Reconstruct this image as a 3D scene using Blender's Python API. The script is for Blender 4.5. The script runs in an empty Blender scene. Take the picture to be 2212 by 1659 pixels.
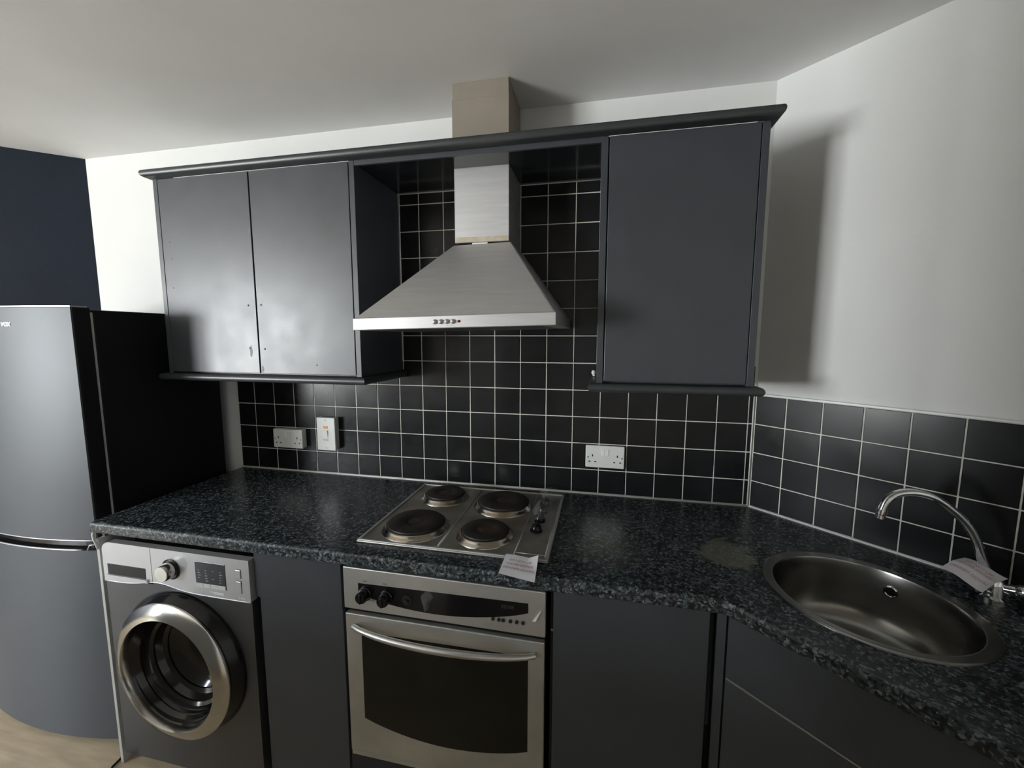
import bpy, bmesh, math, random
from mathutils import Vector, Matrix
random.seed(7)
PI = math.pi
scene = bpy.context.scene
COL = scene.collection

# ------------------------------------------------------------------ camera
cam_d = bpy.data.cameras.new('camera')
cam_d.sensor_width = 36.0
cam_d.lens = 14.759
cam_d.clip_start = 0.02
cam = bpy.data.objects.new('camera', cam_d)
COL.objects.link(cam)
YAW, PITCH, ROLL = 0.212338, -0.112543, 0.0017
fwd = Vector((-math.sin(YAW)*math.cos(PITCH), math.cos(YAW)*math.cos(PITCH), math.sin(PITCH)))
rgt0 = Vector((math.cos(YAW), math.sin(YAW), 0))
up0 = rgt0.cross(fwd)
rgt = math.cos(ROLL)*rgt0 + math.sin(ROLL)*up0
upv = -math.sin(ROLL)*rgt0 + math.cos(ROLL)*up0
M = Matrix.Identity(4)
for i in range(3):
    M[i][0] = rgt[i]; M[i][1] = upv[i]; M[i][2] = -fwd[i]
M[0][3], M[1][3], M[2][3] = 1.54277, -1.60918, 1.50643
cam.matrix_world = M
scene.camera = cam

# ------------------------------------------------------------------ view, world, window light
vs = scene.view_settings
vs.view_transform = 'Standard'; vs.look = 'None'; vs.gamma = 1.0
vs.use_curve_mapping = False
vs.exposure = -0.10
world = bpy.data.worlds.new('sky'); scene.world = world
world.use_nodes = True
wn = world.node_tree; wn.nodes.clear()
wo = wn.nodes.new('ShaderNodeOutputWorld'); bg = wn.nodes.new('ShaderNodeBackground')
tc = wn.nodes.new('ShaderNodeTexCoord'); sp = wn.nodes.new('ShaderNodeSeparateXYZ'); rp = wn.nodes.new('ShaderNodeValToRGB')
mp = wn.nodes.new('ShaderNodeMapRange'); mp.inputs[1].default_value = -1; mp.inputs[2].default_value = 1
wn.links.new(tc.outputs['Generated'], sp.inputs[0]); wn.links.new(sp.outputs['Z'], mp.inputs[0])
wn.links.new(mp.outputs[0], rp.inputs[0]); wn.links.new(rp.outputs[0], bg.inputs[0]); wn.links.new(bg.outputs[0], wo.inputs[0])
cr = rp.color_ramp
cr.elements[0].position = 0.0; cr.elements[0].color = (1.0, 1.02, 1.02, 1)
cr.elements[1].position = 1.0; cr.elements[1].color = (.80, .90, 1.04, 1)
e = cr.elements.new(.44); e.color = (1.16, 1.19, 1.18, 1)
e = cr.elements.new(.50); e.color = (1.0, 1.03, 1.03, 1)
e = cr.elements.new(.54); e.color = (.98, 1.04, 1.10, 1)
e = cr.elements.new(.64); e.color = (.80, .90, 1.04, 1)
SKY = 50.0
bg.inputs[1].default_value = SKY

def portal(name, centre, normal, w, h):
    l = bpy.data.lights.new(name, 'AREA'); l.shape = 'RECTANGLE'; l.size = w; l.size_y = h
    l.cycles.is_portal = True
    o = bpy.data.objects.new(name, l); COL.objects.link(o)
    o.location = centre
    o.rotation_euler = Vector(normal).to_track_quat('-Z', 'Y').to_euler()
    return o

# ------------------------------------------------------------------ room layout
A = 0.74487
CA, SA = math.cos(A), math.sin(A)
KX = 2.0739
WT = 0.90          # worktop height
CEIL = 2.332
S = 0.1025         # tile pitch
R1 = WT + 0.9434*S  # first horizontal grout line
def RT(t, d, z):   # along the slanted right wall / out from it / up
    return Vector((KX + t*CA - d*SA, -t*SA - d*CA, z))
LX = -0.858
U1 = Vector((-0.755, -0.656, 0)).normalized()
U2 = Vector((-U1.y*1.0, U1.x*1.0, 0))        # into the room from the dark wall
if U2.x < 0: U2 = -U2
LC = Vector((LX, 0, 0))
PA = LC + U1*5.2
WLEN = 4.9
PB = PA + U2*WLEN
WINS = ((0.85, 2.45),); WZ0, WZ1 = 0.55, 2.20   # window openings along the window wall
for WM0, WM1 in WINS:
    portal('window_daylight', PA + U2*((WM0+WM1)/2) + Vector((0, 0, (WZ0+WZ1)/2)) + U1*0.16, -U1, WM1-WM0, WZ1-WZ0)

# ------------------------------------------------------------------ materials
def new_mat(name):
    m = bpy.data.materials.new(name); m.use_nodes = True
    nt = m.node_tree; b = nt.nodes['Principled BSDF']
    return m, nt, b
def N(nt, t, **kw):
    n = nt.nodes.new(t)
    for k, v in kw.items(): setattr(n, k, v)
    return n
def coords(nt, scale=(1, 1, 1)):
    t = N(nt, 'ShaderNodeTexCoord'); mpg = N(nt, 'ShaderNodeMapping')
    mpg.inputs['Scale'].default_value = scale
    nt.links.new(t.outputs['Object'], mpg.inputs[0])
    return mpg.outputs[0]
def mat(name, col, rough=.5, metal=0., spec=.5, var=.0, vscale=6., bump=0., bscale=80., stretch=(1, 1, 1), coat=0., coat_r=.1, rvar=0., col2=None, aniso=0.):
    m, nt, b = new_mat(name)
    b.inputs['Metallic'].default_value = metal
    b.inputs['Roughness'].default_value = rough
    b.inputs['Specular IOR Level'].default_value = spec
    b.inputs['Coat Weight'].default_value = coat
    b.inputs['Coat Roughness'].default_value = coat_r
    b.inputs['Anisotropic'].default_value = aniso
    c = (*col, 1)
    b.inputs['Base Color'].default_value = c
    vec = coords(nt, stretch)
    if var > 0 or col2 or rvar > 0:
        n = N(nt, 'ShaderNodeTexNoise'); n.inputs['Scale'].default_value = vscale; n.inputs['Detail'].default_value = 2.5
        nt.links.new(vec, n.inputs['Vector'])
        r = N(nt, 'ShaderNodeValToRGB')
        r.color_ramp.elements[0].position = .35; r.color_ramp.elements[1].position = .68
        if col2:
            r.color_ramp.elements[0].color = c; r.color_ramp.elements[1].color = (*col2, 1)
        else:
            r.color_ramp.elements[0].color = tuple(x*(1-var) for x in col)+(1,)
            r.color_ramp.elements[1].color = tuple(min(1, x*(1+var)) for x in col)+(1,)
        nt.links.new(n.outputs[0], r.inputs[0]); nt.links.new(r.outputs[0], b.inputs['Base Color'])
        if rvar > 0:
            mr = N(nt, 'ShaderNodeMapRange'); mr.inputs[1].default_value = .3; mr.inputs[2].default_value = .7
            mr.inputs[3].default_value = max(.02, rough-rvar); mr.inputs[4].default_value = rough+rvar
            nt.links.new(n.outputs[0], mr.inputs[0]); nt.links.new(mr.outputs[0], b.inputs['Roughness'])
    if bump > 0:
        n2 = N(nt, 'ShaderNodeTexNoise'); n2.inputs['Scale'].default_value = bscale; n2.inputs['Detail'].default_value = 4
        nt.links.new(vec, n2.inputs['Vector'])
        bp = N(nt, 'ShaderNodeBump'); bp.inputs['Strength'].default_value = bump; bp.inputs['Distance'].default_value = .002
        nt.links.new(n2.outputs[0], bp.inputs['Height']); nt.links.new(bp.outputs[0], b.inputs['Normal'])
    return m

m_wall = mat('white_wall_paint', (.77, .775, .765), .75, var=.02, vscale=3, bump=.25, bscale=60)
m_ceil = mat('ceiling_paint', (.86, .86, .855), .8, var=.03, vscale=2.5, bump=.2, bscale=40)
m_navy = mat('navy_wall_paint', (.012, .020, .036), .65, spec=.3, var=.12, vscale=2.5, bump=.3, bscale=60)
m_room = mat('far_room_paint', (.79, .80, .80), .8, var=.02)
m_mid = mat('grey_light_blocker', (.30, .30, .30), .8, var=.02)  # for the added light-blocking wall, darkened to cut its bounce
m_floor = mat('floor_vinyl', (.66, .54, .37), .38, var=.14, vscale=5, stretch=(1, 7, 1), bump=.08)
m_cab = mat('grey_cabinet_paint', (.050, .056, .066), .36, spec=.58, var=.05, vscale=9, bump=.035, bscale=260, rvar=.03)
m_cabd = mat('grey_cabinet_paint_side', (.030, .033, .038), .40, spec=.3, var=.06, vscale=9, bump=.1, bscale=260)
m_corn = mat('grey_moulding_paint', (.040, .045, .048), .36, spec=.55, var=.08, vscale=12)
m_gap = mat('dark_void', (.006, .006, .006), .7, spec=.2)
m_tile = mat('black_ceramic_tile', (.011, .0115, .013), .24, spec=.34, var=.2, vscale=9, rvar=.03)
m_grout = mat('off_white_grout', (.70, .69, .62), .75, var=.10, vscale=22, bump=.2, bscale=200)
m_seal = mat('white_sealant', (.80, .80, .76), .45, var=.05, vscale=30)
m_trim = mat('white_plastic_trim', (.82, .83, .82), .3)
m_steel = mat('brushed_steel', (.62, .62, .62), .36, 1., var=.07, vscale=9, stretch=(1, 1, 22), rvar=.05, bump=.04, bscale=40)
m_satin = mat('satin_steel', (.60, .60, .61), .46, .62, spec=.5, var=.04, vscale=8, stretch=(1, 1, 14))
m_canopy = mat('canopy_steel', (.70, .69, .675), .48, .75, spec=.5, var=.04, vscale=8, stretch=(1, 1, 14))
m_steel2 = mat('grimy_steel', (.62, .62, .61), .40, .78, col2=(.48, .475, .455), vscale=6, rvar=.04)
m_hobst = mat('used_hob_steel', (.62, .605, .56), .40, .85, col2=(.40, .375, .32), vscale=9, rvar=.05)
m_burnst = mat('burner_ring_steel', (.60, .57, .52), .24, 1., col2=(.42, .33, .24), vscale=16, rvar=.08)
m_sink = mat('sink_steel', (.36, .355, .335), .25, 1., var=.05, vscale=6)
m_chrome = mat('chrome', (.75, .76, .78), .07, 1.)
m_fridge = mat('dark_silver_fridge', (.085, .094, .104), .45, .15, spec=.4, var=.04, vscale=3)
m_fridges = mat('black_fridge_side', (.008, .008, .009), .5, spec=.3, bump=.2, bscale=300)
m_blackp = mat('gloss_black_plastic', (.006, .006, .007), .16, spec=.4)
m_blackm = mat('matt_black_plastic', (.012, .012, .012), .5, spec=.4)
m_wm = mat('silver_washer_panel', (.60, .61, .63), .30, .45, var=.03, vscale=5)
m_wmb = mat('graphite_washer_body', (.115, .118, .125), .34, .75, var=.05, vscale=5)
m_wmring = mat('washer_chrome_ring', (.56, .55, .52), .17, 1., var=.04)
m_wmdisp = mat('washer_display', (.04, .045, .055), .22, spec=.7)
m_lite = mat('pale_print', (.62, .64, .64), .5)
m_glassd = mat('dark_oven_glass', (.006, .0065, .005), .12, spec=.35, col2=(.012, .012, .009), vscale=8, rvar=.02)
m_bowl = mat('smoked_door_bowl', (.012, .011, .009), .12, spec=.55)
m_drum = mat('drum_steel', (.25, .25, .24), .3, 1.)
m_iron = mat('cast_iron', (.016, .0145, .013), .52, spec=.45, col2=(.032, .024, .019), vscale=20, bump=.25, bscale=160)
m_rust = mat('rusted_centre', (.10, .055, .032), .62, col2=(.035, .026, .02), vscale=60, metal=.2)
m_white = mat('white_plastic', (.80, .81, .78), .35)
m_whites = mat('white_switch_plastic', (.90, .92, .92), .3)
m_hole = mat('socket_hole', (.02, .02, .02), .6)
m_screw = mat('screw_metal', (.40, .40, .38), .35, 1.)
m_red = mat('red_lens', (.22, .02, .012), .25)
m_paper = mat('notice_paper', (.80, .79, .82), .8, var=.03, vscale=30)
m_print = mat('faded_red_print', (.62, .27, .33), .8)
m_duct = mat('beige_duct_cover', (.27, .238, .195), .62, var=.05, vscale=8)
m_tan = mat('tan_residue', (.50, .40, .28), .7, col2=(.60, .55, .47), vscale=50)
m_cream = mat('cream_panel_edge', (.56, .56, .53), .5, var=.05)
m_filter = mat('hood_filter', (.20, .20, .19), .4, .9)
m_brown = mat('old_chipboard', (.10, .075, .05), .8, var=.2, vscale=30)
m_neon = mat('orange_neon_lens', (.85, .30, .06), .3)
# clear tape
m_tape, nt, b = new_mat('clear_tape')
b.inputs['Base Color'].default_value = (.75, .75, .72, 1); b.inputs['Roughness'].default_value = .15
b.inputs['Alpha'].default_value = .055
# window glass
m_glass, nt, b = new_mat('window_glass')
nt.nodes.remove(b)
o_ = nt.nodes['Material Output']; tr = N(nt, 'ShaderNodeBsdfTransparent'); gl = N(nt, 'ShaderNodeBsdfGlossy'); mx = N(nt, 'ShaderNodeMixShader')
gl.inputs['Roughness'].default_value = .02; mx.inputs[0].default_value = .06
nt.links.new(tr.outputs[0], mx.inputs[1]); nt.links.new(gl.outputs[0], mx.inputs[2]); nt.links.new(mx.outputs[0], o_.inputs[0])

# speckled laminate worktop
m_wt, nt, b = new_mat('speckled_laminate')
vec = coords(nt, (1, 1, 1))
v1 = N(nt, 'ShaderNodeTexVoronoi'); v1.inputs['Scale'].default_value = 185
v2 = N(nt, 'ShaderNodeTexVoronoi'); v2.inputs['Scale'].default_value = 100
ns = N(nt, 'ShaderNodeTexNoise'); ns.inputs['Scale'].default_value = 60; ns.inputs['Detail'].default_value = 3
mxv = N(nt, 'ShaderNodeMix'); mxv.data_type = 'VECTOR'; mxv.inputs[0].default_value = .018
nt.links.new(vec, ns.inputs['Vector']); nt.links.new(vec, mxv.inputs[4]); nt.links.new(ns.outputs[1], mxv.inputs[5])
for v in (v1, v2): nt.links.new(mxv.outputs[1], v.inputs['Vector'])
def sepr(v):
    s_ = N(nt, 'ShaderNodeSeparateColor'); nt.links.new(v.outputs['Color'], s_.inputs[0]); return s_.outputs[0]
ra = N(nt, 'ShaderNodeValToRGB'); ra.color_ramp.interpolation = 'CONSTANT'
for p_, c_ in ((0, (.010, .012, .013)), (.40, (.028, .034, .037)), (.60, (.066, .082, .092)), (.78, (.145, .175, .20)), (.93, (.28, .32, .355))):
    e_ = ra.color_ramp.elements.new(p_) if p_ > 0 else ra.color_ramp.elements[0]
    e_.color = (*c_, 1)
ra.color_ramp.elements[-1].position = 1.0
rb = N(nt, 'ShaderNodeValToRGB'); rb.color_ramp.interpolation = 'CONSTANT'
rb.color_ramp.elements[0].color = (.010, .012, .013, 1); rb.color_ramp.elements[1].position = .62; rb.color_ramp.elements[1].color = (.06, .082, .086, 1)
nt.links.new(sepr(v1), ra.inputs[0]); nt.links.new(sepr(v2), rb.inputs[0])
mc = N(nt, 'ShaderNodeMix'); mc.data_type = 'RGBA'; mc.inputs[0].default_value = .42
nt.links.new(ra.outputs[0], mc.inputs[6]); nt.links.new(rb.outputs[0], mc.inputs[7])
# dried water marks near the sink (own shape)
pos = N(nt, 'ShaderNodeTexCoord')
def blob(cx, cy, r, soft):
    mp_ = N(nt, 'ShaderNodeMapping'); mp_.inputs['Location'].default_value = (-cx, -cy, 0)
    nt.links.new(pos.outputs['Object'], mp_.inputs[0])
    l = N(nt, 'ShaderNodeVectorMath', operation='LENGTH')
    sc = N(nt, 'ShaderNodeVectorMath', operation='MULTIPLY'); sc.inputs[1].default_value = (1, 1, 0)
    nt.links.new(mp_.outputs[0], sc.inputs[0]); nt.links.new(sc.outputs[0], l.inputs[0])
    n_ = N(nt, 'ShaderNodeTexNoise'); n_.inputs['Scale'].default_value = 22; n_.inputs['Detail'].default_value = 5
    nt.links.new(pos.outputs['Object'], n_.inputs['Vector'])
    ad = N(nt, 'ShaderNodeMath', operation='MULTIPLY_ADD'); ad.inputs[1].default_value = -.13
    nt.links.new(n_.outputs[0], ad.inputs[0]); nt.links.new(l.outputs['Value'], ad.inputs[2])
    mr = N(nt, 'ShaderNodeMapRange'); mr.inputs[1].default_value = r-.065+soft; mr.inputs[2].default_value = r-.065-soft
    nt.links.new(ad.outputs[0], mr.inputs[0]); return mr.outputs[0]
b1 = blob(1.895-WT*0, -.385, .072, .012); b2 = blob(1.56, -.42, .09, .05)
s1 = N(nt, 'ShaderNodeMath', operation='MULTIPLY'); s1.inputs[1].default_value = .50; nt.links.new(b1, s1.inputs[0])
s2 = N(nt, 'ShaderNodeMath', operation='MULTIPLY_ADD'); s2.inputs[1].default_value = .20; nt.links.new(b2, s2.inputs[0]); nt.links.new(s1.outputs[0], s2.inputs[2])
mst = N(nt, 'ShaderNodeMix'); mst.data_type = 'RGBA'; mst.inputs[7].default_value = (.24, .23, .17, 1)
nt.links.new(s2.outputs[0], mst.inputs[0]); nt.links.new(mc.outputs[2], mst.inputs[6])
nt.links.new(mst.outputs[2], b.inputs['Base Color'])
b.inputs['Roughness'].default_value = .27; b.inputs['Specular IOR Level'].default_value = .55

# ------------------------------------------------------------------ mesh helpers
def bm_new(): return bmesh.new()
def box(bm, x0, x1, y0, y1, z0, z1, bev=0., seg=2, fr=None):
    vs_ = []
    for z in (z0, z1):
        for x, y in ((x0, y0), (x1, y0), (x1, y1), (x0, y1)):
            vs_.append(bm.verts.new(fr(x, y, z) if fr else (x, y, z)))
    fs = [(0, 3, 2, 1), (4, 5, 6, 7), (0, 1, 5, 4), (1, 2, 6, 5), (2, 3, 7, 6), (3, 0, 4, 7)]
    faces = [bm.faces.new([vs_[i] for i in f]) for f in fs]
    if bev > 0:
        edges = list({e_ for f in faces for e_ in f.edges})
        bmesh.ops.bevel(bm, geom=edges, offset=bev, segments=seg, affect='EDGES', profile=.5)
    return faces
def tube(bm, pts, radii, n=16, caps=True):
    pts = [Vector(p) for p in pts]
    if not hasattr(radii, '__len__'): radii = [radii]*len(pts)
    rings = []; prev = None
    for i, p in enumerate(pts):
        t = (pts[min(i+1, len(pts)-1)] - pts[max(i-1, 0)]).normalized()
        if prev is None:
            a = Vector((0, 0, 1)) if abs(t.z) < .9 else Vector((1, 0, 0))
            nrm = (a - t*a.dot(t)).normalized()
        else:
            nrm = (prev - t*prev.dot(t)).normalized()
        prev = nrm; bn = t.cross(nrm)
        rings.append([bm.verts.new(p + (nrm*math.cos(2*PI*k/n) + bn*math.sin(2*PI*k/n))*radii[i]) for k in range(n)])
    for i in range(len(rings)-1):
        for k in range(n):
            f = bm.faces.new((rings[i][k], rings[i][(k+1) % n], rings[i+1][(k+1) % n], rings[i+1][k])); f.smooth = True
    if caps:
        bm.faces.new(rings[0][::-1]); bm.faces.new(rings[-1])
def lathe(bm, prof, n=48, fr=None, close=True, smooth=True):
    """prof: list of (r, h); fr maps local (x, y, h) to world."""
    rings = []
    for r, h in prof:
        if r < 1e-6:
            rings.append([bm.verts.new(fr(0, 0, h) if fr else (0, 0, h))])
        else:
            rings.append([bm.verts.new(fr(r*math.cos(2*PI*k/n), r*math.sin(2*PI*k/n), h) if fr else (r*math.cos(2*PI*k/n), r*math.sin(2*PI*k/n), h)) for k in range(n)])
    for i in range(len(rings)-1):
        a, c = rings[i], rings[i+1]
        for k in range(n):
            k2 = (k+1) % n
            if len(a) == 1 and len(c) == 1: continue
            if len(a) == 1: f = bm.faces.new((a[0], c[k2], c[k]))
            elif len(c) == 1: f = bm.faces.new((a[k], a[k2], c[0]))
            else: f = bm.faces.new((a[k], a[k2], c[k2], c[k]))
            f.smooth = smooth
def prism(bm, pts, y0, y1, fr):
    """polygon pts (a, b) extruded from y0 to y1; fr(a, y, b)."""
    a = [bm.verts.new(fr(p, y0, q)) for p, q in pts]; c = [bm.verts.new(fr(p, y1, q)) for p, q in pts]
    bm.faces.new(a); bm.faces.new(c[::-1])
    n = len(pts)
    for i in range(n): bm.faces.new((a[i], c[i], c[(i+1) % n], a[(i+1) % n]))
XZ = lambda a, y, b_: (a, y, b_)
def sweep(bm, path, prof):
    """path: list of (point, outward dir); prof: list of (out, z)."""
    rings = [[bm.verts.new((p[0]+d[0]*o_, p[1]+d[1]*o_, z)) for o_, z in prof] for p, d in path]
    n = len(prof)
    for i in range(len(rings)-1):
        for k in range(n):
            f = bm.faces.new((rings[i][k], rings[i][(k+1) % n], rings[i+1][(k+1) % n], rings[i+1][k]))
            f.smooth = False
    bm.faces.new(rings[0][::-1]); bm.faces.new(rings[-1])
def autosmooth(me, ang=35):
    for p in me.polygons: p.use_smooth = True
    try: me.set_sharp_from_angle(angle=math.radians(ang))
    except Exception: pass
def obj(name, bm, m, parent=None, origin=None, smooth=None, label=None):
    bmesh.ops.recalc_face_normals(bm, faces=bm.faces[:])
    o0 = Vector(origin) if origin is not None else Vector((0, 0, 0))
    if parent is not None:
        o0 = Vector(parent['_o'])
    for v in bm.verts: v.co -= o0
    me = bpy.data.meshes.new(name); bm.to_mesh(me); bm.free()
    me.materials.append(m)
    if smooth: autosmooth(me, smooth)
    o = bpy.data.objects.new(name, me); COL.objects.link(o)
    o['_o'] = tuple(o0)
    if parent is not None: o.parent = parent
    else: o.location = o0
    if label: o['label'] = label
    return o
def thing(name, label, cat, loc, group=None):
    o = bpy.data.objects.new(name, None); COL.objects.link(o)
    o.location = loc; o['_o'] = tuple(loc); o.empty_display_size = .05
    o['label'] = label; o['category'] = cat
    if group: o['group'] = group
    return o
def tag(o, label, cat, group=None):
    o['label'] = label; o['category'] = cat
    if group: o['group'] = group
    return o
def struct(name, bm, m, origin=None, smooth=None):
    o = obj(name, bm, m, None, origin, smooth); o['kind'] = 'structure'; return o
def text(name, body, m, parent, size, fn, depth=.0004, align='CENTER', bold=0., shear=0.):
    """fn(u, v) -> (world point, normal): lays flat lettering onto a surface."""
    c = bpy.data.curves.new(name, 'FONT'); c.body = body; c.size = size; c.align_x = align; c.align_y = 'CENTER'
    c.offset = bold; c.shear = shear; c.resolution_u = 3; c.space_line = 1.0
    t = bpy.data.objects.new(name, c); COL.objects.link(t)
    bpy.context.view_layer.update()
    me = bpy.data.meshes.new_from_object(t)
    bpy.data.objects.remove(t)
    bm = bmesh.new(); bm.from_mesh(me); bpy.data.meshes.remove(me)
    for v in bm.verts:
        p, n = fn(v.co.x, v.co.y); v.co = Vector(p) + Vector(n)*depth
    o0 = Vector(parent['_o'])
    for v in bm.verts: v.co -= o0
    me = bpy.data.meshes.new(name); bm.to_mesh(me); bm.free(); me.materials.append(m)
    o = bpy.data.objects.new(name, me); COL.objects.link(o); o.parent = parent; o['_o'] = tuple(o0)
    return o

# ------------------------------------------------------------------ room shell
T_ = .10
def wall_seg(name, p, q, m, z0=0., z1=CEIL, side=1, origin=None):
    p, q = Vector(p), Vector(q); d = (q-p).normalized(); n = Vector((-d.y, d.x, 0))*side*T_
    bm = bm_new()
    vs_ = [bm.verts.new(v + Vector((0, 0, z))) for z in (z0, z1) for v in (p, q, q+n, p+n)]
    for f in [(0, 3, 2, 1), (4, 5, 6, 7), (0, 1, 5, 4), (1, 2, 6, 5), (2, 3, 7, 6), (3, 0, 4, 7)]: bm.faces.new([vs_[i] for i in f])
    return struct(name, bm, m)
wall_seg('wall_back', (LX, 0, 0), (KX, 0, 0), m_wall)
E1 = RT(3.0, 0, 0)
wall_seg('wall_right', (KX, 0, 0), E1, m_wall)
wall_seg('wall_left', LC, PA, m_navy, side=-1)
ED = Vector((E1.x, PB.y, 0))
wall_seg('wall_front', PB, ED, m_room, side=-1)
wall_seg('wall_far_right', E1, ED, m_room)
wall_seg('wall_added_blocker', (.90, -1.43, 0), (1.05, -3.1, 0), m_mid, side=-1)  # unseen wall, added to keep window light off the right side
wall_seg('wall_added_low_blocker', (.60, -1.68, 0), (-1.15, -1.90, 0), m_room, z1=.97, side=-1)  # unseen low wall, added to shade the lower units
# window wall with its opening
bm = bm_new()
def wf(a_, y, b_):   # along window wall, outwards depth, up
    v = PA + U2*a_ + U1*y; return (v.x, v.y, b_)
W1 = WINS[0]
for (a0, a1, z0, z1) in ((0, W1[0], 0, CEIL), (W1[1], WLEN, 0, CEIL), (W1[0], W1[1], 0, WZ0), (W1[0], W1[1], WZ1, CEIL)):
    box(bm, a0, a1, 0, .15, z0, z1, fr=wf)
struct('wall_window', bm, m_room)
fw = .06
for k, (WM0, WM1) in enumerate(WINS):
    bm = bm_new()
    for (a0, a1, z0, z1) in ((WM0, WM0+fw, WZ0, WZ1), (WM1-fw, WM1, WZ0, WZ1), (WM0+fw, WM1-fw, WZ0, WZ0+fw), (WM0+fw, WM1-fw, WZ1-fw, WZ1), ((WM0+WM1)/2-.045, (WM0+WM1)/2+.045, WZ0+fw, WZ1-fw)):
        box(bm, a0, a1, .05, .11, z0, z1, fr=wf)
    win = struct('window_%d' % (k+1), bm, m_trim)
    bm = bm_new(); box(bm, WM0+fw, WM1-fw, .078, .084, WZ0+fw, WZ1-fw, fr=wf)
    obj('window_pane', bm, m_glass, win)
for nm, z0, z1, m in (('floor', -.1, 0, m_floor), ('ceiling', CEIL, CEIL+.1, m_ceil)):
    bm = bm_new()
    poly = [(LX, 0), (KX, 0), (E1.x, E1.y), (ED.x, ED.y), (PB.x, PB.y), (PA.x, PA.y)]
    c = Vector((.8, -2.2, 0)); ring = [Vector((x, y, 0)) + (Vector((x, y, 0))-c).normalized()*.12 for x, y in poly]
    prism(bm, [(v.x, v.y) for v in ring], z0, z1, lambda a_, y, b_: (a_, b_, y))
    struct(nm, bm, m)

# ------------------------------------------------------------------ tiled splashback
spl = thing('tiled_splashback', 'black square tiles with white grout behind the hob, on the wall with the sockets', 'splashback', (.99, 0, WT))
spr = thing('tiled_splashback', 'black square tiles with white grout beside the sink, on the slanted right wall', 'splashback', RT(.8, 0, WT))
TH = .008
bm = bm_new()
xs = [-.090] + [k*S for k in range(0, 21)] + [KX-.0]
zs = [WT+.004, R1] + [R1+k*S for k in range(1, 12)]
ZT = 2.064
zs = [z for z in zs if z < ZT-.01] + [ZT]
g = .0017
def back_frame(x, y, z): return (x, y, z)
for i in range(len(xs)-1):
    for j in range(len(zs)-1):
        x0, x1, z0, z1 = xs[i], xs[i+1], zs[j], zs[j+1]
        if z0 > 1.36 and not (x1 > .735 and x0 < 1.525): continue
        x0 = max(x0, -.090)
        x1_ = min(x1, KX-.009)
        if z0 > 1.36: x0 = max(x0, .738); x1_ = min(x1_, 1.522)
        if x1_-x0 < .012: continue
        tx, tz = random.uniform(-.0011, .0011), random.uniform(-.0011, .0011)
        f0 = lambda x, y, z, tx=tx, tz=tz, cx=(x0+x1_)/2, cz=(z0+z1)/2: (x, y - ((x-cx)*tx*8+(z-cz)*tz*8 if y < -.004 else 0), z)
        box(bm, x0+g, x1_-g, -TH, -.001, z0+g, z1-g, bev=.0011, seg=1, fr=f0)
obj('wall_tiles', bm, m_tile, spl)
bm = bm_new()
box(bm, -.090, KX-.003, -TH+.0016, -.0002, WT+.0005, 1.372)
box(bm, .736, 1.524, -TH+.0016, -.0002, 1.372, ZT)
obj('tile_grout', bm, m_grout, spl)
ts = [0.004, .1003] + [.1003+k*S for k in range(1, 16)]
bm = bm_new()
zr = [WT+.004, R1, R1+S, R1+2*S, R1+3*S]
for i in range(len(ts)-1):
    for j in range(4):
        tx, tz = random.uniform(-.0011, .0011), random.uniform(-.0011, .0011)
        f0 = lambda t, d, z, tx=tx, tz=tz, cx=(ts[i]+ts[i+1])/2, cz=(zr[j]+zr[j+1])/2: RT(t, d+((t-cx)*tx*8+(z-cz)*tz*8 if d > .004 else 0), z)
        box(bm, ts[i]+g, ts[i+1]-g, .001, TH, zr[j]+g, zr[j+1]-g, bev=.0011, seg=1, fr=f0)
obj('wall_tiles', bm, m_tile, spr)
bm = bm_new(); box(bm, .003, ts[-1], .0002, TH-.0016, WT+.0005, zr[-1], fr=RT)
obj('tile_grout', bm, m_grout, spr)
bm = bm_new(); box(bm, .006, ts[-1], .0003, TH+.003, zr[-1], zr[-1]+.007, bev=.0015, fr=RT)
obj('top_trim_strip', bm, m_trim, spr)
bm = bm_new(); tube(bm, [RT(.004, TH+.001, WT+.001), RT(ts[-1], TH+.001, WT+.001)], .0045, 8); obj('sealant_bead', bm, m_seal, spr, label='white sealant line along the worktop')
bm = bm_new()
tube(bm, [(-.094, -TH-.001, WT+.001), (KX-.006, -TH-.001, WT+.001)], .0045, 8)
tube(bm, [(KX-.009, -TH-.001, WT), (KX-.009, -TH-.001, R1+3*S)], .0022, 6)
tube(bm, [(.7375, -TH+.001, 1.37), (.7375, -TH+.001, ZT)], .003, 6)
tube(bm, [(1.5225, -TH+.001, 1.37), (1.5225, -TH+.001, ZT)], .0022, 6)
tube(bm, [(.738, -TH+.001, ZT-.0005), (1.522, -TH+.001, ZT-.0005)], .0024, 6)
obj('sealant_bead', bm, m_seal, spl, label='white sealant line along the worktop and tile edges')

# ------------------------------------------------------------------ worktop
SKT, SKD = .425, .335      # sink centre in wall coordinates
SRA, SRB = .213, .197
def sink_pt(r, th, z):
    return RT(SKT + SRA*r*math.cos(th), SKD + SRB*r*math.sin(th), z)
FY = -.615
tk = (-FY - .615*CA)/SA
corner = RT(tk, .615, 0)
bm = bm_new()
out = [(-.094, -.0005), (-.094, FY), (corner.x, FY), (*RT(1.6, .615, 0).xy,), (*RT(1.6, .0005, 0).xy,), (KX-.0002, -.0005)]
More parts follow.
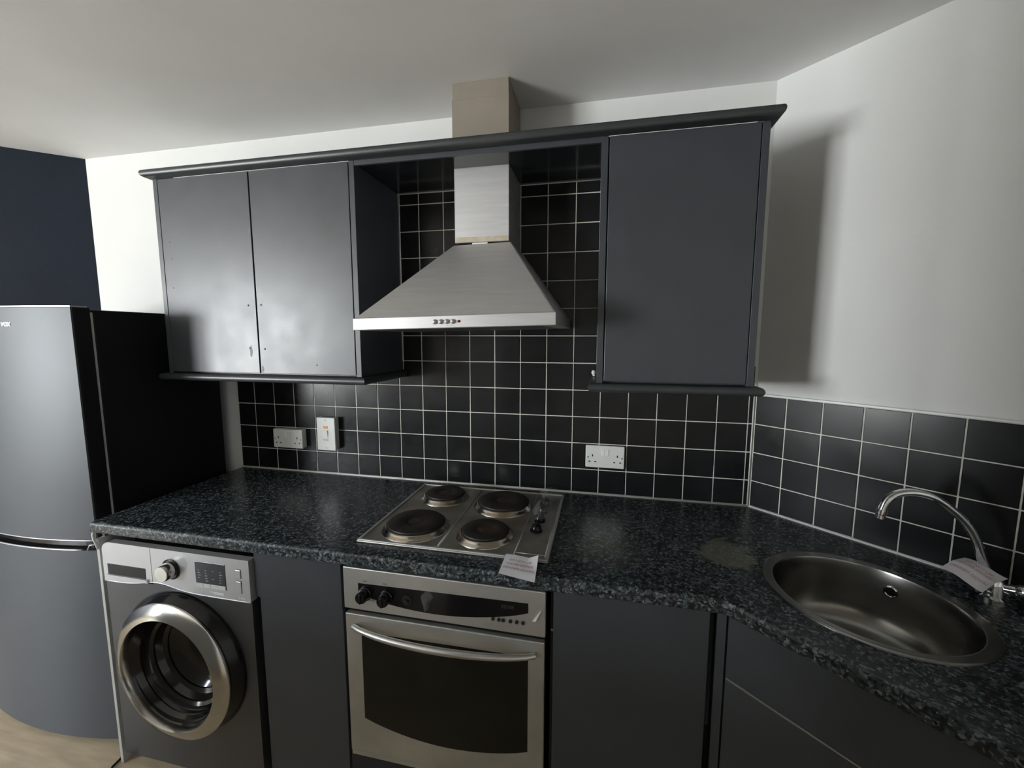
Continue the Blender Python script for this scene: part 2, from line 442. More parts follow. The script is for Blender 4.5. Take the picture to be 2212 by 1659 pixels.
# hob opening stays closed: the hob tray lies on top
def loop(pts, z):
    vs_ = [bm.verts.new((p[0], p[1], z)) for p in pts]
    return vs_, [bm.edges.new((vs_[i], vs_[(i+1) % len(vs_)])) for i in range(len(vs_))]
hole = [sink_pt(.93, 2*PI*k/64, 0).xy for k in range(64)]
vt, et = loop(out, WT); vh, eh = loop(hole, WT)
bmesh.ops.triangle_fill(bm, edges=et+eh, use_beauty=True)
top = bm.faces[:]
r_ = bmesh.ops.extrude_face_region(bm, geom=top)
for v in [g_ for g_ in r_['geom'] if isinstance(g_, bmesh.types.BMVert)]: v.co.z -= .038
wt = obj('worktop', bm, m_wt, None, (0, 0, 0))
tag(wt, 'dark speckled laminate worktop running round the corner under hob and sink', 'worktop')
md = wt.modifiers.new('bevel', 'BEVEL'); md.width = .009; md.segments = 4; md.limit_method = 'ANGLE'; md.angle_limit = math.radians(50)
bm = bm_new()
lathe(bm, [(.011, .0003), (.013, .003), (.010, .006), (0, .0065)], 20, fr=lambda x, y, h: (.668+x, -.055+y*.8, WT+h))
tag(obj('rubber_cap', bm, m_blackm, None, (.668, -.055, WT)), 'small black cap lying on worktop near the back left tiles', 'cap')

# ------------------------------------------------------------------ wall units
DY = -.310
def cabinet(name, label, x0, x1, side, doors, origin):
    r = thing(name, label, 'cabinet', origin)
    z0, z1 = 1.366, 2.082
    bm = bm_new()
    box(bm, x0, x0+.019, DY, -.0095 if x0 > 1 else -.0095, z0, z1, bev=.0008, seg=1)
    box(bm, x1-.019, x1, DY, -.0095, z0, z1, bev=.0008, seg=1)
    box(bm, x0+.019, x1-.019, -.290, -.0095, z0+.001, z0+.018)
    box(bm, x0+.019, x1-.019, -.290, -.0095, z1-.018, z1)
    box(bm, x0+.019, x1-.019, -.016, -.0095, z0+.018, z1-.018)
    obj('carcass', bm, m_cab, r)
    for (a0, a1) in doors:
        bm = bm_new(); box(bm, a0, a1, DY-.0005, -.2915, z0+.006, 2.0748, bev=.0012, seg=2)
        d = obj('door', bm, m_cab, r)
        yield_door.append((d, a0, a1))
    return r
yield_door = []
cl = cabinet('wall_cabinet', 'grey two-door wall cabinet left of the extractor hood', -.088, .733, 0, ((-.0665, .3225), (.3275, .7115)), (.32, -.15, 1.366))
dl = [d for d, _, _ in yield_door]
def dimple(bm, x, z, r=.0035):
    lathe(bm, [(r, 0), (r*.75, .0004), (0, .0005)], 12, fr=lambda a_, b_, h: (x+a_, DY-.0006-h, z+b_))
m_filler = mat('filled_hole', (.028, .032, .037), .6)
m_chip = mat('scuffed_paint', (.040, .046, .050), .45, col2=(.055, .062, .07), vscale=120)
for d, marks in ((dl[0], ((.292, 1.616), (-.029, 1.79), (-.033, 1.851), (-.034, 1.685), (.287, 1.463))), (dl[1], ((.345, 1.617), (.350, 1.460), (.56, 1.405)))):
    for x, z in marks:
        bm = bm_new(); dimple(bm, x, z, .0038 if abs(x-.3) < .1 else .0025); obj('old_handle_hole', bm, m_filler, d)
for d, x, z, sx, sz in ((dl[0], .291, 1.452, .007, .024), (dl[1], .336, 1.388, .007, .012)):
    bm = bm_new(); n = 22
    c0 = bm.verts.new((x, DY-.0010, z)); rg = [bm.verts.new((x+sx*math.cos(2*PI*k/n)*random.uniform(.45, 1.1), DY-.0009, z+sz*math.sin(2*PI*k/n)*random.uniform(.45, 1.1))) for k in range(n)]
    for k in range(n): bm.faces.new((c0, rg[k], rg[(k+1) % n]))
    obj('scuff_mark', bm, m_chip, d)
cr_ = cabinet('wall_cabinet', 'grey single-door wall cabinet right of the extractor hood', 1.525, 1.963, 0, ((1.5475, 1.9415),), (1.74, -.15, 1.366))
# pelmets under the cabinets and the cornice over everything
def half_round(z0, z1, outw, face=0.):
    n = 8; r = (z1-z0)/2; pts = [(-.03, z1), (-.03, z0)]
    for k in range(n+1):
        th = -PI/2 + PI*k/n
        pts.append((face+outw-r+r*math.cos(th), (z0+z1)/2+r*math.sin(th)))
    return pts
def moulding(name, label, x0, x1, prof, yb=-.010, cat='moulding', yb2=None):
    bm = bm_new()
    c = [((x0, yb), (-1, 0)), ((x0, DY), (-1, -1)), ((x1, DY), (1, -1)), ((x1, yb if yb2 is None else yb2), (1, 0))]
    sweep(bm, c, prof)
    o = obj(name, bm, m_corn, None, ((x0+x1)/2, DY, prof[0][1]), smooth=40)
    return tag(o, label, cat)
pl1 = moulding('pelmet', 'grey rounded pelmet under the two-door wall cabinet', -.088, .733, half_round(1.340, 1.3655, .024), yb=-.012)
pl2 = moulding('pelmet', 'grey rounded pelmet under the single-door wall cabinet', 1.525, 1.963, half_round(1.340, 1.3655, .024), yb=-.012)
corn = [(-.012, 2.0825), (.0012, 2.0825), (.0012, 2.0755), (.006, 2.0755), (.019, 2.081), (.0245, 2.085), (.0265, 2.091), (.0265, 2.097), (.0235, 2.103), (.017, 2.106), (-.012, 2.106)]
cornice = moulding('cornice', 'long dark grey cornice along the tops of the wall cabinets', -.088, 1.963, corn, yb=-.012)
bm = bm_new()
lathe(bm, [(0, -.006), (.006, -.005), (.008, 0), (.006, .006), (0, .007)], 14, fr=lambda x, y, h: (1.513+x, -.10+y, 1.380+h*1.3))
tube(bm, [(1.513, -.10, 1.372), (1.518, -.08, 1.368), (1.522, -.06, 1.3665)], .004, 8)
tag(obj('sealant_blob', bm, m_seal, None, (1.513, -.08, 1.366)), 'white filler blob on left end of the right pelmet', 'filler')
# bridging panel over the hood
br = thing('bridging_panel', 'grey panel bridging the wall cabinets above the hood', 'panel', (1.13, -.15, 2.066))
bm = bm_new()
CX0, CX1, CYF = 1.038, 1.228, -.200
for (a0, a1, y0, y1) in ((.7335, CX0-.001, -.3, -.0095), (CX1+.001, 1.5245, -.3, -.0095), (CX0-.001, CX1+.001, -.3, CYF-.001)):
    box(bm, a0, a1, y0, y1, 2.066, 2.084)
m_soff = mat('glossy_soffit_board', (.016, .019, .022), .16, spec=.6, rvar=.03, vscale=6)
obj('soffit_board', bm, m_soff, br, label='dark glossy underside board')
bm = bm_new(); box(bm, .7335, 1.5245, DY, -.3002, 2.060, 2.082, bev=.0008, seg=1); obj('front_rail', bm, m_cab, br)

# ------------------------------------------------------------------ extractor hood
hd = thing('extractor_hood', 'stainless steel chimney extractor hood over the hob', 'extractor hood', (1.133, -.25, 1.53))
def hoodf(x, y, z):  # hangs very slightly out of level
    return (x, y, z + (x-1.124)*.022)
hx0, hx1, hy0 = .829, 1.421, -.500
zl0, zl1, zt_ = 1.530, 1.5645, 1.817
bm = bm_new()
box(bm, hx0, hx1, hy0, -.0105, zl0, zl1, bev=.002, seg=2, fr=hoodf)
obj('rim', bm, m_satin, hd)
bm = bm_new()
b4 = [(hx0+.002, hy0+.002), (hx1-.002, hy0+.002), (hx1-.002, -.0105), (hx0+.002, -.0105)]
t4 = [(1.034, -.206), (1.236, -.206), (1.236, -.0105), (1.034, -.0105)]
vb = [bm.verts.new(hoodf(x, y, zl1-.001)) for x, y in b4]; vt_ = [bm.verts.new(hoodf(x, y, zt_)) for x, y in t4]
for i in range(4): bm.faces.new((vb[i], vb[(i+1) % 4], vt_[(i+1) % 4], vt_[i]))
bm.faces.new(vt_); bm.faces.new(vb[::-1])
bmesh.ops.bevel(bm, geom=[e_ for e_ in bm.edges], offset=.003, segments=2, affect='EDGES')
obj('canopy', bm, m_canopy, hd, smooth=30)
bm = bm_new(); box(bm, hx0+.04, hx1-.04, hy0+.04, -.05, zl0-.0005, zl0+.002, bev=.001, fr=hoodf); obj('grease_filter', bm, m_filter, hd)
# chimney in two covers
bm = bm_new(); box(bm, CX0, CX1, CYF, -.0105, 1.824, 2.1065, bev=.0015, seg=1); ch = obj('chimney', bm, m_satin, hd)
bm = bm_new(); box(bm, CX0+.003, CX1-.002, CYF-.0007, CYF+.0002, 1.826, 1.842); obj('residue_band', bm, m_tan, ch, label='tan residue along the chimney bottom edge')
bm = bm_new(); box(bm, CX0+.006, CX1-.006, CYF+.006, -.012, 1.806, 1.83); obj('gap_shade_fill', bm, m_gap, ch)  # near-black box painted in for the shade of the gap below the chimney
bm = bm_new(); box(bm, 1.10, 1.155, CYF-.002, CYF+.006, 1.8165, 1.8225, bev=.0015); obj('clip', bm, m_trim, ch)
bm = bm_new()
box(bm, CX0-.002, CX1-.001, CYF-.002, -.0105, 2.107, CEIL-.0005, bev=.001, seg=1)
box(bm, CX0-.0035, CX1-.0005, CYF-.003, -.0106, 2.107, 2.280, bev=.0006, seg=1)
obj('duct_cover', bm, m_duct, hd, label='beige boxed duct cover up to the ceiling')
for k, x in enumerate((1.0835, 1.1010, 1.1185, 1.1360)):
    bm = bm_new(); lathe(bm, [(.0066, 0), (.0066, .003), (.0052, .0062), (.0025, .0078), (0, .008)], 20, fr=lambda a_, b_, h, x=x: hoodf(x+a_, hy0-.0001-h, 1.5475+b_)); obj('button', bm, m_satin, hd, smooth=50)
bm = bm_new(); lathe(bm, [(.0036, 0), (.0036, .002), (0, .0035)], 16, fr=lambda a_, b_, h: hoodf(1.1535+a_, hy0-.0001-h, 1.5475+b_)); obj('indicator_lens', bm, m_red, hd, label='small red indicator lamp')
text('lettering', '-   - -', m_blackm, hd, .007, lambda u, v: (hoodf(1.1275+u, hy0, 1.5375+v), (0, -1, 0)), bold=.0002)

# ------------------------------------------------------------------ sockets
def screw(bm, x, y, z, r=.003): lathe(bm, [(r, 0), (r, .0006), (r*.6, .001), (0, .001)], 12, fr=lambda a_, b_, h: (x+a_, y-h, z+b_))
def socket(label, x0, x1, z0, z1, dpt, grp):
    yf = -TH-dpt
    r = thing('double_socket', label, 'socket', ((x0+x1)/2, -TH, z0))
    cx = (x0+x1)/2; cz = (z0+z1)/2; w = x1-x0; h = z1-z0
    if dpt > .015:
        bm = bm_new(); box(bm, x0+.001, x1-.001, yf+.008, -TH-.0003, z0+.001, z1-.001, bev=.003); obj('back_box', bm, m_white, r)
        bm = bm_new(); box(bm, x0, x1, yf, yf+.0085, z0, z1, bev=.003)
    else:
        bm = bm_new(); box(bm, x0, x1, yf, -TH-.0003, z0, z1, bev=.003)
    obj('face_plate', bm, m_white, r)
    for sx in (-1, 1):
        bm = bm_new(); px = cx + sx*.0075
        box(bm, px-.0068, px+.0068, yf-.0022, yf+.002, cz+.006, cz+.030, bev=.001); obj('rocker_switch', bm, m_whites, r)
        oc = cx + sx*w*.32
        bm = bm_new()
        box(bm, oc-.0022, oc+.0022, yf-.0004, yf+.001, cz+.000, cz+.0085)
        for q in (-1, 1): box(bm, oc+q*.011-.0035, oc+q*.011+.0035, yf-.0004, yf+.001, cz-.0215, cz-.0175)
        obj('pin_holes', bm, m_hole, r)
        bm = bm_new(); screw(bm, cx+sx*w*.435, yf-.0002, cz-.002); obj('screw', bm, m_screw, r)
    return r
socket('white double socket on the tiles left of the cooker switch', .1135, .2615, 1.013, 1.097, .030, 'wall sockets')
socket('white double socket on the tiles right of the hob', 1.4885, 1.6325, 1.0095, 1.0955, .010, 'wall sockets')
r = thing('cooker_switch', 'tall white cooker isolator switch with orange neon on the tiles', 'switch', (.382, -TH, 1.013))
x0, x1, z0, z1, yf = .3375, .4265, 1.014, 1.158, -.040
bm = bm_new(); box(bm, x0+.001, x1-.001, yf+.008, -TH-.0003, z0+.001, z1-.001, bev=.003); obj('back_box', bm, m_white, r)
bm = bm_new(); box(bm, x0, x1, yf, yf+.0085, z0, z1, bev=.003); obj('face_plate', bm, m_white, r)
bm = bm_new()
prism(bm, [(yf, 1.069), (yf-.001, 1.069), (yf-.005, 1.102), (yf, 1.102)], .370, .391, lambda a_, y, b_: (y, a_, b_))
obj('rocker_switch', bm, m_whites, r)
bm = bm_new(); box(bm, .372, .391, yf-.0015, yf+.001, 1.110, 1.121, bev=.0006); obj('neon_lens', bm, m_neon, r)
for zz in (1.147, 1.025):
    bm = bm_new(); screw(bm, .381, yf-.0002, zz, .0028); obj('screw', bm, m_screw, r)
text('lettering', 'COOKER', m_hole, r, .0065, lambda u, v: ((.381+u, yf, 1.060+v), (0, -1, 0)))

# ------------------------------------------------------------------ electric hob
HX0, HX1, HY0, HY1 = .843, 1.414, -.549, -.060
hb = thing('electric_hob', 'stainless steel hob with four black solid hotplates', 'hob', (1.13, -.3, WT))
bm = bm_new()
box(bm, HX0, HX1, HY0, HY1, WT+.0004, WT+.006, bev=.0025, seg=2)
obj('tray', bm, m_hobst, hb)
bm = bm_new()
def rim(x0, x1, y0, y1, z0, z1, w):
    for a_ in ((x0, x1, y0, y0+w), (x0, x1, y1-w, y1), (x0, x0+w, y0+w, y1-w), (x1-w, x1, y0+w, y1-w)): box(bm, *a_, z0, z1, bev=.0014, seg=2)
rim(HX0+.002, HX1-.002, HY0+.002, HY1-.002, WT+.0055, WT+.0095, .008)
obj('raised_rim', bm, m_satin, hb)
bm = bm_new(); tube(bm, [(1.093, HY0+.02, WT+.006), (1.093, HY1-.02, WT+.006)], .0035, 8); obj('centre_ridge', bm, m_steel2, hb)
bm = bm_new(); tube(bm, [(1.316, HY0+.02, WT+.006), (1.316, HY1-.02, WT+.006)], .0022, 8)
tube(bm, [(1.402, HY0+.02, WT+.006), (1.402, HY1-.02, WT+.006)], .0018, 8); tube(bm, [(1.316, -.517, WT+.006), (1.402, -.517, WT+.006)], .0018, 8)
obj('control_border', bm, m_steel2, hb)
for (x, y, R_, hgt) in ((.979, -.430, .090, .016), (.979, -.178, .0725, .016), (1.210, -.205, .090, .016), (1.207, -.437, .0725, .016)):
    f0 = lambda a_, b_, h, x=x, y=y: (x+a_, y+b_, WT+.006+h)
    bm = bm_new(); lathe(bm, [(R_+.016, 0), (R_+.015, .003), (R_+.009, .006), (R_+.0055, .012), (R_+.004, hgt-.002), (R_+.0015, hgt), (R_-.003, hgt-.001), (R_-.004, .004)], 64, fr=f0)
    hp = obj('hotplate', bm, m_burnst, hb, smooth=60, label='round hotplate in a steel ring')
    bm = bm_new(); t = hgt+.0065
    lathe(bm, [(R_+.002, hgt-.004), (R_+.0022, hgt+.0010), (R_-.0005, hgt+.0022), (R_-.0015, hgt+.0008), (R_-.0028, t-.0012), (R_-.005, t), (.030, t), (.026, t-.0025), (0, t-.0025)], 64, fr=f0)
    obj('iron_plate', bm, m_iron, hp, smooth=40)
    bm = bm_new(); lathe(bm, [(.0245, t-.0024), (.022, t-.0020), (0, t-.0019)], 32, fr=f0)
    obj('centre_disc', bm, m_rust, hp, smooth=60)
for y in (-.375, -.302, -.232, -.165):
    f0 = lambda a_, b_, h, y=y: (1.355+a_, y+b_, WT+.006+h)
    bm = bm_new()
    lathe(bm, [(.0195, 0), (.0195, .004), (.0165, .006), (.0150, .017), (.0125, .0195), (0, .020)], 32, fr=f0)
    box(bm, 1.355-.0035, 1.355+.0035, y-.015, y+.015, WT+.024, WT+.0315, bev=.002)
    obj('knob', bm, m_blackp, hb, smooth=45)
bm = bm_new()  # crumpled film lying over the rear knobs
n = 9; gr = {}
for i in range(n):
    for j in range(4):
        y = -.36+.285*i/(n-1); x = 1.330+.022*j + .012*math.sin(i*1.3)
        gr[i, j] = bm.verts.new((x, y, WT+.037+random.uniform(-.004, .006)+(-.020 if j in (0,) else 0)))
for i in range(n-1):
    for j in range(3): bm.faces.new((gr[i, j], gr[i+1, j], gr[i+1, j+1], gr[i, j+1]))
o = obj('plastic_film', bm, m_tape, None, (1.35, -.22, WT+.0375)); tag(o, 'crumpled clear plastic film lying over the hob knobs', 'plastic film')
md = o.modifiers.new('t', 'SOLIDIFY'); md.thickness = .0003

# ------------------------------------------------------------------ paper notices
def paper(name, label, BL, BR, TL, TR, bend, lines, size, loc, nrm_sign=1):
    BL, BR, TL, TR = map(Vector, (BL, BR, TL, TR))
    def P(u, v):
        p = BL*(1-u)*(1-v)+BR*u*(1-v)+TL*(1-u)*v+TR*u*v
        return p + Vector((0, 0, bend(u, v)))
    def Nn(u, v):
        e_ = .01; a_ = P(u+e_, v)-P(u-e_, v); b_ = P(u, v+e_)-P(u, v-e_)
        nn = a_.cross(b_).normalized(); return nn if nn.z > 0 else -nn
    n = 18; bm = bm_new(); vv = {}
    for s_ in (0, 1):
        for i in range(n+1):
            for j in range(n+1):
                u, v = i/n, j/n; vv[s_, i, j] = bm.verts.new(P(u, v) - Nn(min(.98, max(.02, u)), min(.98, max(.02, v)))*.0003*s_)
    for i in range(n):
        for j in range(n):
            for s_ in (0, 1): bm.faces.new((vv[s_, i, j], vv[s_, i+1, j], vv[s_, i+1, j+1], vv[s_, i, j+1])).smooth = True
    for i in range(n):
        bm.faces.new((vv[0, i, 0], vv[0, i+1, 0], vv[1, i+1, 0], vv[1, i, 0])); bm.faces.new((vv[0, i, n], vv[0, i+1, n], vv[1, i+1, n], vv[1, i, n]))
        bm.faces.new((vv[0, 0, i], vv[0, 0, i+1], vv[1, 0, i+1], vv[1, 0, i])); bm.faces.new((vv[0, n, i], vv[0, n, i+1], vv[1, n, i+1], vv[1, n, i]))
    o = obj(name, bm, m_paper, None, loc, smooth=60); tag(o, label, 'notice')
    W = (BR-BL).length; H = (TL-BL).length
    for k, (ln, vc) in enumerate(lines):
        text('printed_line', ln, m_print, o, size*W, lambda u, v: (lambda uu, vv_: (P(uu, vv_), Nn(uu, vv_)))(.5+u/W, vc+v/H), depth=.0006)
    return o
NOTE = [('DO NOT USE', .72), ('WATER SYSTEM', .53), ('DRAINED DOWN', .34)]
paper('paper_notice', 'small white notice with red print lying on the front corner of the hob', (1.296, -.626, .9035), (1.392, -.641, .9035), (1.297, -.543, .9115), (1.388, -.550, .9115),
      lambda u, v: .0015+.012*max(0, u-.72)*max(0, v-.45)*6 + .0012*math.sin(u*6)*v - .010*max(0, .25-v)*4*.4*u, NOTE, .112, (1.34, -.59, .905))
paper('paper_notice', 'creased white notice with faded red print draped over the tap', (2.3500, -.4570, .9605), (2.3690, -.5480, .9605), (2.4140, -.4340, .9815), (2.4390, -.5145, .9815),
      lambda u, v: -.006*abs(v-.5)*2 + .004*math.sin(u*5), [('DO NOT USE', .75), ('WATER SYSTEM', .56), ('DRAINED DOWN', .30)], .108, (2.41, -.47, .955))

# ------------------------------------------------------------------ built-in oven
OX0, OX1, OY = .822, 1.414, -.590
ov = thing('built_in_oven', 'stainless steel built-in electric oven below the hob', 'oven', (1.118, -.30, .20))
bm = bm_new(); box(bm, OX0+.004, OX1-.004, -.572, -.05, .235, .838); obj('body', bm, m_blackm, ov)
bm = bm_new(); box(bm, OX0, OX1, OY, -.573, .717, .845, bev=.003); cp = obj('control_panel', bm, m_steel2, ov)
bm = bm_new(); pts = [(.870, .800), (1.368, .808), (1.368, .781)]
for k in range(1, 17):
    u = 1-k/17; pts.append((.870+.498*u, .779 - .034*(1-(2*u-1)**2) - .012*(1-u)))
pts += [(.870, .7745)]
prism(bm, pts, OY-.0008, OY+.001, XZ); obj('fascia_strip', bm, m_blackp, cp)
for x, z in ((.892, .771), (.958, .769)):
    bm = bm_new()
    lathe(bm, [(.021, 0), (.021, .004), (.0185, .006), (.0170, .024), (.0145, .028), (0, .0285)], 36, fr=lambda a_, b_, h, x=x, z=z: (x+a_, OY-.0009-h, z+b_))
    box(bm, x-.0038, x+.0038, OY-.0325, OY-.026, z-.014, z+.014, bev=.002)
    obj('knob', bm, m_blackp, cp, smooth=45, label='round black oven knob')
bm = bm_new(); lathe(bm, [(.015, 0), (.015, .0015), (.005, .002), (.005, .008), (0, .008)], 24, fr=lambda a_, b_, h: (1.022+a_, OY-.0009-h, .768+b_)); obj('knob_spindle', bm, m_blackm, cp, smooth=40, label='bare spindle with its knob missing')
for x in (1.272, 1.288, 1.300, 1.320, 1.337, 1.354):
    bm = bm_new(); lathe(bm, [(.0050, 0), (.0050, .003), (.004, .004), (0, .0042)], 16, fr=lambda a_, b_, h, x=x: (x+a_, OY-.0001-h, .7515+b_)); obj('button', bm, m_blackm, cp, smooth=40)
text('display_digits', '88:88', m_filler, cp, .016, lambda u, v: ((1.312+u, OY-.0008, .7905+v), (0, -1, 0)))
for x in (.892, .955):
    bm = bm_new(); box(bm, x-.006, x+.006, OY-.0004, OY+.001, .8075, .8088); obj('printed_mark', bm, m_blackm, cp)
bm = bm_new(); prism(bm, [(1.380, .762), (1.389, .763), (1.402, .792), (1.392, .778)], OY-.004, OY-.0002, XZ); obj('tape_tail', bm, m_trim, cp, label='white scrap of torn tape')
bm = bm_new()
pp = [(1.085, .811, .0), (1.068, .793, .010), (1.073, .762, .006), (1.074, .742, .001), (1.086, .752, .003), (1.103, .790, .002)]
vc = bm.verts.new((1.086, OY-.014, .780)); vs_ = [bm.verts.new((x, OY-.0012-d, z)) for x, z, d in pp]
for k in range(len(vs_)): bm.faces.new((vc, vs_[k], vs_[(k+1) % len(vs_)]))
o = obj('clear_tape', bm, m_tape, cp, label='crumpled piece of clear tape')
md = o.modifiers.new('t', 'SOLIDIFY'); md.thickness = .0003
bm = bm_new(); box(bm, OX0+.002, OX1-.002, OY, -.573, .254, .702, bev=.003); dr = obj('door', bm, m_steel2, ov)
bm = bm_new(); pts = [(.875, .648), (1.368, .655), (1.368, .372)]
for k in range(1, 17):
    u = 1-k/17; pts.append((.875+.493*u, .371 - .040*(1-(2*u-1)**2)))
pts += [(.875, .372)]
prism(bm, pts, OY-.0008, OY+.001, XZ); obj('glass', bm, m_glassd, dr)
bm = bm_new(); pts = []; rad = []
for k in range(25):
    u = k/24; bow = (1-(2*u-1)**2)
    pts.append((.853+.535*u, OY-.006-.040*bow**.75, .667)); rad.append(.0075+.0025*bow)
tube(bm, pts, rad, 16); obj('handle', bm, m_steel, dr, smooth=60, label='bowed steel handle')
bm = bm_new(); box(bm, OX0+.002, OX1-.002, -.586, -.573, .236, .250, bev=.001); obj('lower_trim', bm, m_steel2, ov)
# housing panel under the oven
bm = bm_new(); box(bm, OX0-.003, OX1+.003, -.583, -.566, .155, .232, bev=.001); box(bm, OX0-.003, OX1+.003, -.53, -.515, .0005, .155)
tag(obj('oven_housing_panel', bm, m_cabd, None, (1.118, -.575, .0005)), 'dark grey filler panel under the built-in oven', 'panel')

# ------------------------------------------------------------------ base units
BY = -.588
def base_body(bm, x0, x1, fr=None, y0=-.56):
    box(bm, x0, x0+.018, y0, -.03, .10, .86, fr=fr); box(bm, x1-.018, x1, y0, -.03, .10, .86, fr=fr)
    box(bm, x0+.018, x1-.018, y0, -.03, .10, .118, fr=fr); box(bm, x0+.018, x1-.018, -.036, -.03, .118, .86, fr=fr)
    box(bm, x0+.018, x1-.018, y0+.001, -.45, .84, .86, fr=fr)
    box(bm, x0, x1, -.53, -.514, .0006, .0995, fr=fr)
b0 = thing('base_cabinet', 'narrow grey base cabinet between washing machine and oven', 'cabinet', (.66, -.30, 0))
bm = bm_new(); base_body(bm, .530, .815); obj('carcass', bm, m_cabd, b0)
bm = bm_new(); box(bm, .516, .813, BY, -.570, .707, .852, bev=.0012); obj('drawer_front', bm, m_cab, b0)
bm = bm_new(); box(bm, .527, .813, BY+.003, -.569, .112, .7065, bev=.0012); obj('door', bm, m_cab, b0)
b1_ = thing('base_cabinet', 'wide grey base cabinet right of the oven', 'cabinet', (1.62, -.30, 0))
bm = bm_new(); base_body(bm, 1.424, 1.812, y0=-.560); obj('carcass', bm, m_cabd, b1_)
bm = bm_new(); box(bm, 1.434, 1.812, BY, -.5605, .112, .852, bev=.0012); obj('door', bm, m_cab, b1_)
# small brass fixing on the cabinet edge beside the oven
bm = bm_new(); lathe(bm, [(.0035, 0), (.003, .002), (0, .003)], 12, fr=lambda a_, b_, h: (1.4285+a_, -.5605-h, .722+b_)); obj('fixing', bm, m_seal, b1_, label='small pale screw cap')
# corner post
bm = bm_new()
v_ = [RT(.196, .572, 0).xy, RT(.236, .572, 0).xy, RT(.236, .592, 0).xy, RT(.214, .592, 0).xy]
prism(bm, [(p.x, p.y) for p in v_], .10, .852, lambda a_, y, b_: (a_, b_, y))
prism(bm, [(p.x, p.y) for p in [RT(.20, .55, 0).xy, RT(.236, .55, 0).xy, RT(.236, .5715, 0).xy, RT(.20, .5715, 0).xy]], .0006, .852, lambda a_, y, b_: (a_, b_, y))
tag(obj('corner_post', bm, m_cab, None, (1.83, -.57, .0006)), 'grey corner post between the two runs of base cabinets', 'post')
RF = lambda x, y, z: RT(x, -y, z)
for k, (t0, t1, lab) in enumerate(((.239, .845, 'grey sink base cabinet under the corner sink'), (.849, 1.45, 'grey base cabinet beyond the sink at the right end'))):
    q = thing('sink_cabinet' if k == 0 else 'base_cabinet', lab, 'cabinet', RT((t0+t1)/2, .3, 0))
    bm = bm_new()
    box(bm, t0, t0+.018, -.56, -.50, .10, .86, fr=RF); box(bm, t1-.018, t1, -.56, -.10, .10, .86, fr=RF)
    box(bm, t0+.018, t1-.018, -.56, -.25, .10, .118, fr=RF); box(bm, t0+.018, t1-.018, -.56, -.546, .66, .72, fr=RF)
    box(bm, t0, t1, -.53, -.514, .0006, .0995, fr=RF)
    obj('carcass', bm, m_cabd, q)
    bm = bm_new(); box(bm, t0+.001, t1-.001, -.591, -.5605, .694, .852, bev=.0012, fr=RF); obj('drawer_front', bm, m_cab, q)
    bm = bm_new(); box(bm, t0+.001, t1-.001, -.591, -.5605, .112, .6895, bev=.0012, fr=RF); obj('door', bm, m_cab, q)
    bm = bm_new(); box(bm, t0+.002, t1-.002, -.5905, -.5610, .690, .6935, fr=RF); obj('edge_strip', bm, m_steel, q, label='thin bright metal strip between drawer front and door')
# end panel left of the washing machine
ep = thing('end_panel', 'thin cream end panel between fridge and washing machine', 'panel', (-.085, -.3, 0))
bm = bm_new(); box(bm, -.093, -.081, -.600, -.06, .0006, .835, bev=.001); obj('panel_board', bm, m_cream, ep)
bm = bm_new(); box(bm, -.0925, -.0815, -.58, -.06, .8352, .8615); obj('top_packer', bm, m_brown, ep)
bm = bm_new()
tube(bm, [(-.0865, -.601, .80), (-.0875, -.603, .815), (-.092, -.606, .835), (-.0945, -.6055, .850), (-.0950, -.603, .8595)], .0035, 8)
obj('peeling_edge_strip', bm, m_white, ep, label='white edging strip curling away at the top')
# rail behind, above the washer
bm = bm_new(); box(bm, -.080, .529, -.545, -.527, .8445, .8615); tag(obj('support_batten', bm, m_brown, None, (.22, -.536, .8445)), 'brown timber batten under the worktop above the washing machine', 'batten')

# ------------------------------------------------------------------ washing machine
WX0, WX1, WY = -.070, .508, -.597
wm = thing('washing_machine', 'silver and graphite front-loading washing machine under the worktop', 'washing machine', (.22, -.3, 0))
bm = bm_new(); box(bm, WX0, WX1, WY+.095, -.06, .012, .832, bev=.004)
obj('body', bm, m_wmb, wm)
DCX, DCZ = .226, .446
# lower front with raised arch seam
def seam(x):
    u = (x-(.5*(WX0+WX1)))/.30
    return .694 + .012*math.exp(-((x-.155)/.085)**2)*1.6
bm = bm_new(); pts = [(WX0, .045), (WX1, .045)]
for k in range(31):
    x = WX1+(WX0-WX1)*k/30; pts.append((x, seam(x)-.003))
lo, eo = [], []
def lp(P_):
    v_ = [bm.verts.new((x, WY, z)) for x, z in P_]; return [bm.edges.new((v_[i], v_[(i+1) % len(v_)])) for i in range(len(v_))]
ee = lp(pts) + lp([(DCX+.171*math.cos(2*PI*k/48), DCZ+.171*math.sin(2*PI*k/48)) for k in range(48)])
bmesh.ops.triangle_fill(bm, edges=ee, use_beauty=True)
ex = bmesh.ops.extrude_face_region(bm, geom=bm.faces[:])
for v in [g_ for g_ in ex['geom'] if isinstance(g_, bmesh.types.BMVert)]: v.co.y += .094
obj('front_panel', bm, m_wmb, wm)
bm = bm_new(); pts = []
for k in range(31):
    x = WX0+(WX1-WX0)*k/30; pts.append((x, seam(x)))
# silver control panel, its left upper corner rounded
pts += [(WX1, .829)]
pts += [(WX0+.035+(-.035)*math.sin(PI/2*k/6), .829-.030*(1-math.cos(PI/2*k/6))) for k in range(7)]
prism(bm, pts, WY-.004, WY+.020, XZ); pan = obj('control_panel', bm, m_wm, wm)
bm = bm_new()
pts = [(x, seam(x)) for x in [WX0+(WX1-WX0)*k/30 for k in range(31)]]
tube(bm, [(x, WY-.0035, z-.001) for x, z in pts], .0022, 8); obj('seam_trim', bm, m_wm, wm)
